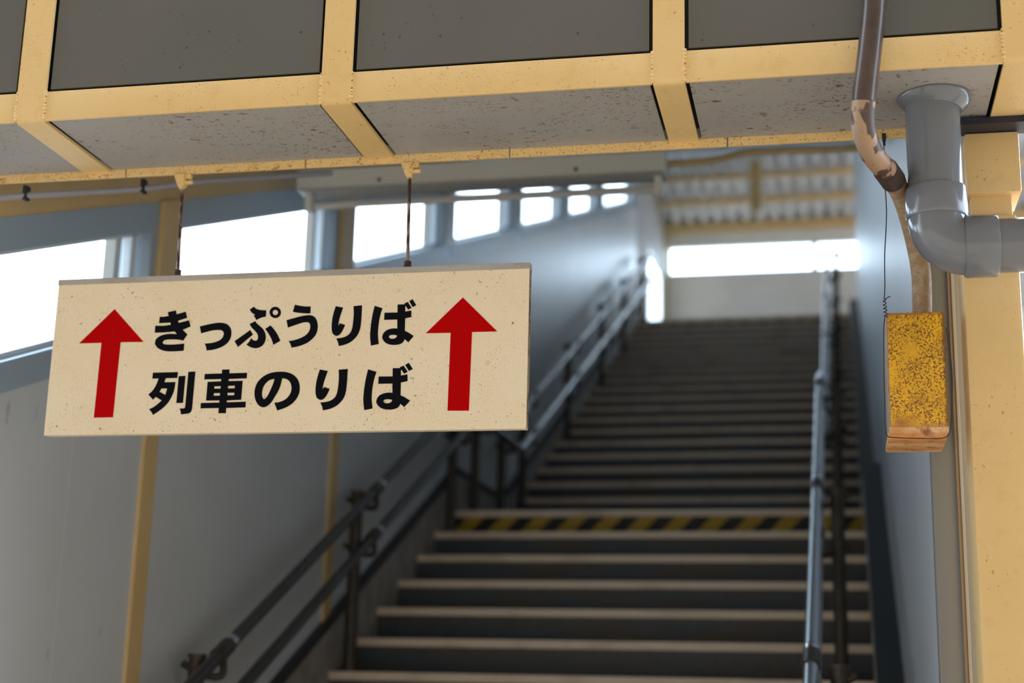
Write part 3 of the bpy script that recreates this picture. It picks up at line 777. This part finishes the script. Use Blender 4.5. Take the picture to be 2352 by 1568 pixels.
def handrail(name, lab, xp, xr, post_y, shade_lower):
    t = thing(name, lab, 'handrail', (xp, post_y[0], 0), 'double handrails of the stairs')

    def ground(y):
        if y < Y0:
            return nose1(y) - .0
        if y < Y1 - .02:
            return Z0
        if y < YT:
            return nose2(y)
        return ZT

    def tread(y):
        best = 0
        for a, b in edges:
            if a <= y:
                best = b
        return best
    ha = {'top': .748, 'mid': .54}
    for nm in ('top', 'mid'):
        h = ha[nm]
        h2 = h + (.01 if nm == 'top' else -.05)
        low = [(xr, 4.0, nose1(4.0) + h), (xr, Y0 - .12, nose1(Y0 - .12) + h), (xr, Y0 + .1, Z0 + h + .02), (xr, Y1 - .2, Z0 + h + .03),
               (xr, Y1 + .1, nose2(Y1 + .1) + h2), (xr, YT - .1, nose2(YT - .1) + h2), (xr, YT + .15, ZT + h2 + .04), (xr, YT + .6, ZT + h2 + .04)]
        a, b = low[:4], low[3:]
        put(nm + '_rail', tube(BM(), a, .0235, 16), M['rail_shaded'] if shade_lower else M['rail'], t, True)  # lower west run gets the darkened copy of the same rail metal
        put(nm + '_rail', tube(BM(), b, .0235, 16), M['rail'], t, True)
    for y in post_y:
        zb = tread(y)
        top = (nose1(y) if y < Y0 else Z0 if y < Y1 else nose2(y) if y < YT else ZT) + .758
        if Y1 > y > Y0:
            top = Z0 + .758
        bm = BM()
        tube(bm, [(xp, y, zb + .0055), (xp, y, top)], .028, 16)
        tube(bm, [(xp, y, top), (xp, y, top + .012)], .032, 16)
        tube(bm, [(xp, y, zb + .005), (xp, y, zb + .017)], .045, 16)
        put('post', bm, M['post'], t, True)
        for nm in ('top', 'mid'):
            h = ha[nm] + ((.01 if nm == 'top' else -.05) if y > Y1 else 0)
            z = (nose1(y) if y < Y0 else Z0 + .02 if y < Y1 else nose2(y) if y < YT else ZT + .04) + h
            sl = R / T1 if y < Y0 else 0 if y < Y1 else R / T2 if y < YT else 0
            u = Vector((0, 1, sl)).normalized()
            s = -1 if xr < xp else 1
            bm = BM()
            bs = BM()
            tube(bm, catmull([(xp - s * .05, y, z - .01), (xp, y, z - .035), (xp + s * .04, y + .03, z - .05), (xr + s * .01, y + .06, z - .04), (xr, y + .075, z - .0 + sl * .07)], 5), .013, 10)
            c = Vector((xr, y, z))
            tube(bm, [c + u * .03, c + u * .13], .029, 16)
            tube(bs, [c + u * .132, c + u * .165], .0275, 16)
            br = put('bracket', bm, M['post'], t, True)
            put('sleeve', bs, M['chrome'], br, True)
    return t


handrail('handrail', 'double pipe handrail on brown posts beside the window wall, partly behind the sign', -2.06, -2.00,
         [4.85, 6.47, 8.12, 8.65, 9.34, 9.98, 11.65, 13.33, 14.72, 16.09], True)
handrail('handrail', 'double pipe handrail on dark posts below and left of the yellow box', .043, -.042,
         [4.85, 6.47, 8.12, 9.34, 9.98, 11.65, 13.33, 14.72, 16.09], False)

# ------------------------------------------------------------------ the boxed beam
TURN = Matrix()
bb = thing('boxed_beam', 'grey panelled beam with cream steel frame crossing above the stair foot', 'boxed beam', (-1.3, (YF + YB) / 2, ZS))
ribs = [(-2.585, -2.515), (-1.843, -1.771), (-1.0945, -1.024), (-.349, -.281), (.370, .440)]
ZTOP = ZS + .95
for i, (a, b) in enumerate(ribs):
    # bent flat bar: down the front, round the corner, back along the underside
    r, th = .017, .008
    out = [(YF, ZTOP), (YF, ZS + r)]
    inn = [(YF + th, ZTOP), (YF + th, ZS + r)]
    for k in range(1, 7):
        t = math.pi / 2 * k / 6
        out.append((YF + r - r * math.cos(t), ZS + r - r * math.sin(t)))
        inn.append((YF + r - (r - th) * math.cos(t), ZS + r - (r - th) * math.sin(t)))
    out.append((YB + .004, ZS))
    inn.append((YB + .004, ZS + th))
    bm = prism_x(BM(), out + inn[::-1], a, b)
    # weld beads where the cross rails meet the bar
    for x in (a, b):
        for k in range(9):
            z = ZS + .004 + .0085 * k + .003 * random.random()
            bmesh.ops.create_icosphere(bm, subdivisions=1, radius=.0035 + .0025 * random.random(), matrix=Matrix.Translation((x, YF + .003, z)))
    put('frame_bar', bm, M['cream'], bb, True)
for i in range(5):
    x0 = ribs[i][1] if i < 5 else 0
    x1 = ribs[i + 1][0] if i < 4 else 1.3
    if i < 4:
        bm = BM()
        box(bm, x0 + .0015, x1 - .0015, YF + .003, YF + .011, ZS + .001, ZS + .0735, .0022)
        put('cross_rail', bm, M['cream'], bb, True)
    else:
        put('cross_rail', box(BM(), x0 - .001, x1, YF + .003, YF + .011, ZS + .001, ZS + .0735, .0022), M['cream'], bb, True)
    g = .0085
    put('fascia_panel', box(BM(), x0 + g, x1 - g, YF + .007, YF + .013, ZS + .0735 + .007, ZTOP, .0), M['fascia'], bb)
    put('soffit_panel', box(BM(), x0 + g, x1 - g, YF + .012, YB - .001, ZS + .006, ZS + .012, .0), M['soffit'], bb)
# the void behind the panels and the shell that closes the box
bm = BM()
box(bm, -3.4, 1.3, YF + .03, YB + .03, ZS + .045, ZTOP + .05)
put('core', bm, M['dark'], bb)
bm = box(BM(), .302, 1.3, 3.300, YB + .012, ZS - .0160, ZS - .0005)  # added dark filler painting the shaded gap between beam and column head
box(bm, .302, 1.3, YB + .002, YB + .012, ZS - .0005, ZS + .046)  # added lip that stops sky light leaking through behind the gap
put('gap_shade', bm, M['gap_dark'], bb)
cuts = [-3.3, -2.2, -1.729, -1.250, -.734, -.214, .30]
for a, b in zip(cuts, cuts[1:]):
    bm = box(BM(), a + .0015, b - .0015, YB, YB + .010, ZS - .0145, ZS + .012, .0018)
    put('edge_strip', bm, M['cream_rust'], bb)

# ------------------------------------------------------------------ the hanging sign
SX0, SX1, SZ0, SZ1 = -1.879, -.6765, EYE + .6365, EYE + 1.031
SY = 3.35
OX, OZ = -1.279, EYE + 1.034
sg = thing('hanging_sign', 'cream hanging sign with black Japanese lettering between two red up arrows', 'sign', ((SX0 + SX1) / 2, SY + .011, SZ0))
bm = box(BM(), SX0, SX1, SY, SY + .022, SZ0, SZ1 - .001, .0012)
put('sign_board', bm, M['sign'], sg)
bm = BM()
box(bm, SX0 - .0012, SX1 + .0012, SY - .0016, SY + .0236, SZ1 - .0135, SZ1 + .0015, .0008)
put('top_channel', bm, M['alu_rail'], sg)
box_e = box(BM(), SX1 - .0002, SX1 + .0008, SY + .001, SY + .021, SZ0 + .001, SZ1 - .014)
put('edge_strip', box_e, M['sign_edge'], sg)
flat_shape('lettering', ROW_UPPER, OX, SY - .0003, OZ, .0006, M['black'], sg)
flat_shape('lettering', ROW_LOWER, OX, SY - .0003, OZ, .0006, M['black'], sg)
for A in (ARROW_WEST, ARROW_EAST):
    flat_shape('arrow', A, OX, SY - .0003, OZ, .0006, M['red'], sg)
for x in (-1.858, -1.724, -1.445, -1.280, -1.118, -.865, -.703):
    bm = BM()
    z = SZ1 - .0055
    tube(bm, [(x, SY - .0016, z), (x, SY - .0030, z)], .0031, 12, radii=[.0034, .0022])
    put('screw', bm, M['screw'], sg, True)
for xt, xb in ((-1.575, -1.566), (-.983, -.977)):
    bm = BM()
    rod = put('hanger_rod', tube(bm, [(xb, SY + .011, SZ1 - .002), (xt, YB + .005, ZS - .012)], .0043, 14), M['rod'], sg, True)
    bm = BM()
    tube(bm, [(xb, SY + .011, SZ1 + .001), (xb, SY + .011, SZ1 + .006)], .0105, 16)
    tube(bm, [(xb, SY + .011, SZ1 + .006), (xb, SY + .011, SZ1 + .0185)], .0092, 6)
    put('nut', bm, M['rust'], rod)
    bm = BM()
    z = ZS - .0145
    x = xt
    # beam clamp: tapered body, side lug and set screw
    v = [bm.verts.new(p) for p in ((x - .021, YB - .006, z), (x + .010, YB - .006, z), (x + .010, YB + .02, z), (x - .021, YB + .02, z),
                                   (x - .008, YB - .002, z - .036), (x + .007, YB - .002, z - .036), (x + .007, YB + .014, z - .036), (x - .008, YB + .014, z - .036),
                                   (x - .015, YB - .006, z - .016), (x + .010, YB - .006, z - .022), (x + .010, YB + .02, z - .022), (x - .015, YB + .02, z - .016))]
    for q in ((0, 1, 2, 3), (0, 8, 9, 1), (1, 9, 10, 2), (2, 10, 11, 3), (3, 11, 8, 0), (8, 4, 5, 9), (9, 5, 6, 10), (10, 6, 7, 11), (11, 7, 4, 8), (4, 7, 6, 5)):
        bm.faces.new([v[i] for i in q])
    bmesh.ops.bevel(bm, geom=bm.edges[:], offset=.002, segments=2, affect='EDGES')
    box(bm, x + .009, x + .024, YB - .002, YB + .012, z - .014, z + .0, .002)
    tube(bm, [(x + .006, YB + .004, z - .022), (x + .028, YB + .004, z - .022)], .0055, 8)
    tube(bm, [(x, YB + .005, z - .034), (x, YB + .005, z - .040)], .0068, 6)
    put('clamp', bm, M['cream_rust'], rod, True)

# ------------------------------------------------------------------ column, pipe, conduit, yellow box
cl = thing('column', 'cream painted steel column with stepped head below the grey beam', 'column', (.36, 3.43, 0))
bm = box(BM(), .300, .422, 3.365, 3.49, 0, EYE + 1.11, .010)
put('shaft', bm, M['cream'], cl, True)
put('neck', box(BM(), .326, .414, 3.372, 3.485, EYE + 1.105, EYE + 1.158, .003), M['cream'], cl, True)
put('head', box(BM(), .317, .434, 3.352, 3.50, EYE + 1.156, EYE + 1.299, .006), M['cream'], cl, True)

px, py = .2375, 3.19
pv = thing('drain_pipe', 'thick grey plastic drain pipe dropping from the beam and elbowing east', 'drain pipe', (px, py, EYE + .98))
put('down_pipe', tube(BM(), [(px, py, EYE + 1.07), (px, py, ZS + .005)], .0575, 40), M['pvc'], pv, True)
bm = BM()
fz = ZS + .004
tube(bm, [(px + .005, py, fz), (px + .005, py, fz - .006), (px + .005, py, fz - .016), (px + .004, py, fz - .026)], .07, 40, radii=[.0785, .0775, .070, .058])
put('flange', bm, M['pvc'], pv, True)
zc = EYE + .982
ze = EYE + 1.042
rr = ze - zc
arc = [(px + rr - rr * math.cos(t), py, ze - rr * math.sin(t)) for t in [math.pi / 2 * k / 14 for k in range(15)]]
xe = px + rr
bm = tube(BM(), [(px, py, ze + .012)] + arc + [(xe + .012, py, zc)], .060, 40)
put('elbow', bm, M['pvc'], pv, True)
bm = BM()
tube(bm, [(px, py, ze + .004), (px, py, ze + .010), (px, py, ze + .066), (px, py, ze + .070)], .066, 40, radii=[.062, .0645, .0645, .0625])
put('collar', bm, M['pvc'], pv, True)
bm = BM()
tube(bm, [(xe - .008, py, zc), (xe - .003, py, zc), (xe + .056, py, zc), (xe + .060, py, zc)], .066, 40, radii=[.063, .0665, .0665, .0635])
put('collar', bm, M['pvc'], pv, True)
put('cross_pipe', tube(BM(), [(xe + .05, py, zc), (1.6, py, zc - .01)], .0575, 40), M['pvc'], pv, True)

cn = thing('conduit', 'bent brown steel conduit with peeling paint running down into the yellow box', 'conduit', (.205, 3.48, EYE + .9))
CPTS = CONDUIT
cp = catmull(CPTS, 6)
ia, ib, ic = 6 * 3 + 1, 6 * 6 + 3, 6 * 7
put('upper_pipe', tube(BM(), cp[:ia + 1], .0245, 20), M['conduit'], cn, True)
put('bend', tube(BM(), cp[ia:ib + 1], .0240, 20), M['peeled'], cn, True)
put('lower_pipe', tube(BM(), cp[ib:], .0225, 20), M['speckled'], cn, True)
a = ib - 4
put('coupling', tube(BM(), cp[a:a + 4], .0268, 20), M['conduit'], cn, True)

bx0, bx1, by0, by1, bz0, bz1 = .1305, .2565, 3.36, 3.535, EYE + .607, EYE + .888
jb = thing('junction_box', 'rusty yellow speckled steel box hung by black wire beside the column', 'steel box', ((bx0 + bx1) / 2, (by0 + by1) / 2, bz0))
bm = BM()
box(bm, bx0, bx1, by0 + .002, by1, bz0 + .006, bz1, .004)
put('body', bm, M['box_side'], jb, True)
bm = box(BM(), bx0 + .003, bx1, by0 - .002, by0 + .004, bz0 + .022, bz1 - .001, .0015)
put('cover', bm, M['yellow_box'], jb, True)
bm = box(BM(), bx0 - .004, bx1 - .006, by0 + .001, by1 - .004, bz0 - .004, bz0 + .012, .003)
put('bottom_plate', bm, M['box_edge'], jb, True)
bm = box(BM(), bx0 - .001, bx1 - .002, by0 - .001, by0 + .006, bz0 + .008, bz0 + .024, .002)
put('lower_rim', bm, M['box_edge'], jb, True)

hw = thing('hanging_wire', 'thin black wire looped round the yellow box and tied to the beam edge', 'wire', (.141, 3.357, ZS - .015))
zt = bz1
main = catmull([(.141, 3.357, ZS - .012), (.1405, 3.357, ZS - .03), (.139, 3.357, EYE + 1.20), (.1405, 3.357, EYE + 1.12), (.133, 3.356, EYE + 1.02), (.131, 3.355, EYE + .95), (.1285, 3.354, EYE + .917)], 8)
bm = tube(BM(), main, .0012, 8)
knot = [(.1285 + .0035 * math.cos(t) + .00007 * t, 3.354 + .003 * math.sin(t), EYE + .917 - t * .0013) for t in [k * .5 for k in range(64)]]
tube(bm, knot, .0011, 6)
tube(bm, [(.1285, 3.354, EYE + .917), (.136, 3.352, EYE + .921), (.142, 3.351, EYE + .9235)], .0011, 6)
loop = catmull([(.1285, 3.3545, EYE + .878), (.1250, 3.352, EYE + .84), (.1225, 3.352, EYE + .75), (.121, 3.352, EYE + .66), (.1215, 3.352, EYE + .625), (.126, 3.351, EYE + .608),
                (.15, 3.348, EYE + .604), (.20, 3.348, EYE + .602), (.238, 3.348, EYE + .602), (.254, 3.351, EYE + .612), (.261, 3.354, EYE + .65), (.2665, 3.356, EYE + .73), (.264, 3.358, EYE + .80), (.2585, 3.3575, EYE + .85)], 8)
tube(bm, loop, .0012, 8)
put('strand', bm, M['wire'], hw, True)
bm = BM()
tube(bm, [(.141, 3.357, ZS - .006), (.141, 3.357, ZS - .024)], .0045, 12)
tube(bm, [(.141, 3.357, ZS - .024), (.141, 3.357, ZS - .034)], .003, 12)
put('hook', bm, M['wire'], hw, True)

# ------------------------------------------------------------------ fluorescent batten and cables under the ceiling
TURN = SKEW
LX0, LX1, LY, LZ = -2.01, -.55, 5.42, EYE + 1.995
fl = thing('ceiling_lamp', 'unlit white fluorescent batten lamp below the sloped ceiling', 'lamp', ((LX0 + LX1) / 2, LY, LZ))
put('housing', box(BM(), LX0, LX1, LY - .05, LY + .05, LZ, LZ + .082, .004), M['lamp'], fl)
put('reflector', box(BM(), LX0 + .01, LX1 - .01, LY - .056, LY + .05, LZ - .008, LZ + .001, .002), M['lamp_under'], fl)
put('tube', tube(BM(), [(LX0 + .06, LY, LZ - .052), (LX1 - .03, LY, LZ - .052)], .0155, 16), M['tube'], fl, True)
for x in (LX0 + .025, LX1 - .045):
    put('lamp_holder', box(BM(), x, x + .028, LY - .02, LY + .02, LZ - .078, LZ, .004), M['lamp'], fl)
for x in (LX0 + .34, LX1 - .34):
    put('cover_screw', tube(BM(), [(x, LY - .054, LZ + .025), (x, LY - .049, LZ + .025)], .008, 10), M['dark'], fl)

TURN = Matrix()
cb = thing('cable', 'grey cable clipped under the ceiling behind the beam, left of the lamp', 'cable', CABLE_A[0])
put('strand', tube(BM(), catmull(CABLE_A, 8), .009, 12), M['cable'], cb, True)
for p in (CABLE_A[1], CABLE_A[3]):
    bm = BM()
    box(bm, p[0] - .006, p[0] + .006, p[1] - .012, p[1] + .012, p[2] - .014, p[2] + .026, .003)
    put('clip', bm, M['dark'], cb)
cb = thing('cable', 'cream painted cable sagging under the ceiling between the lamp and the east wall', 'cable', CABLE_B[0])
put('strand', tube(BM(), catmull(CABLE_B, 8), .014, 12), M['cream'], cb, True)
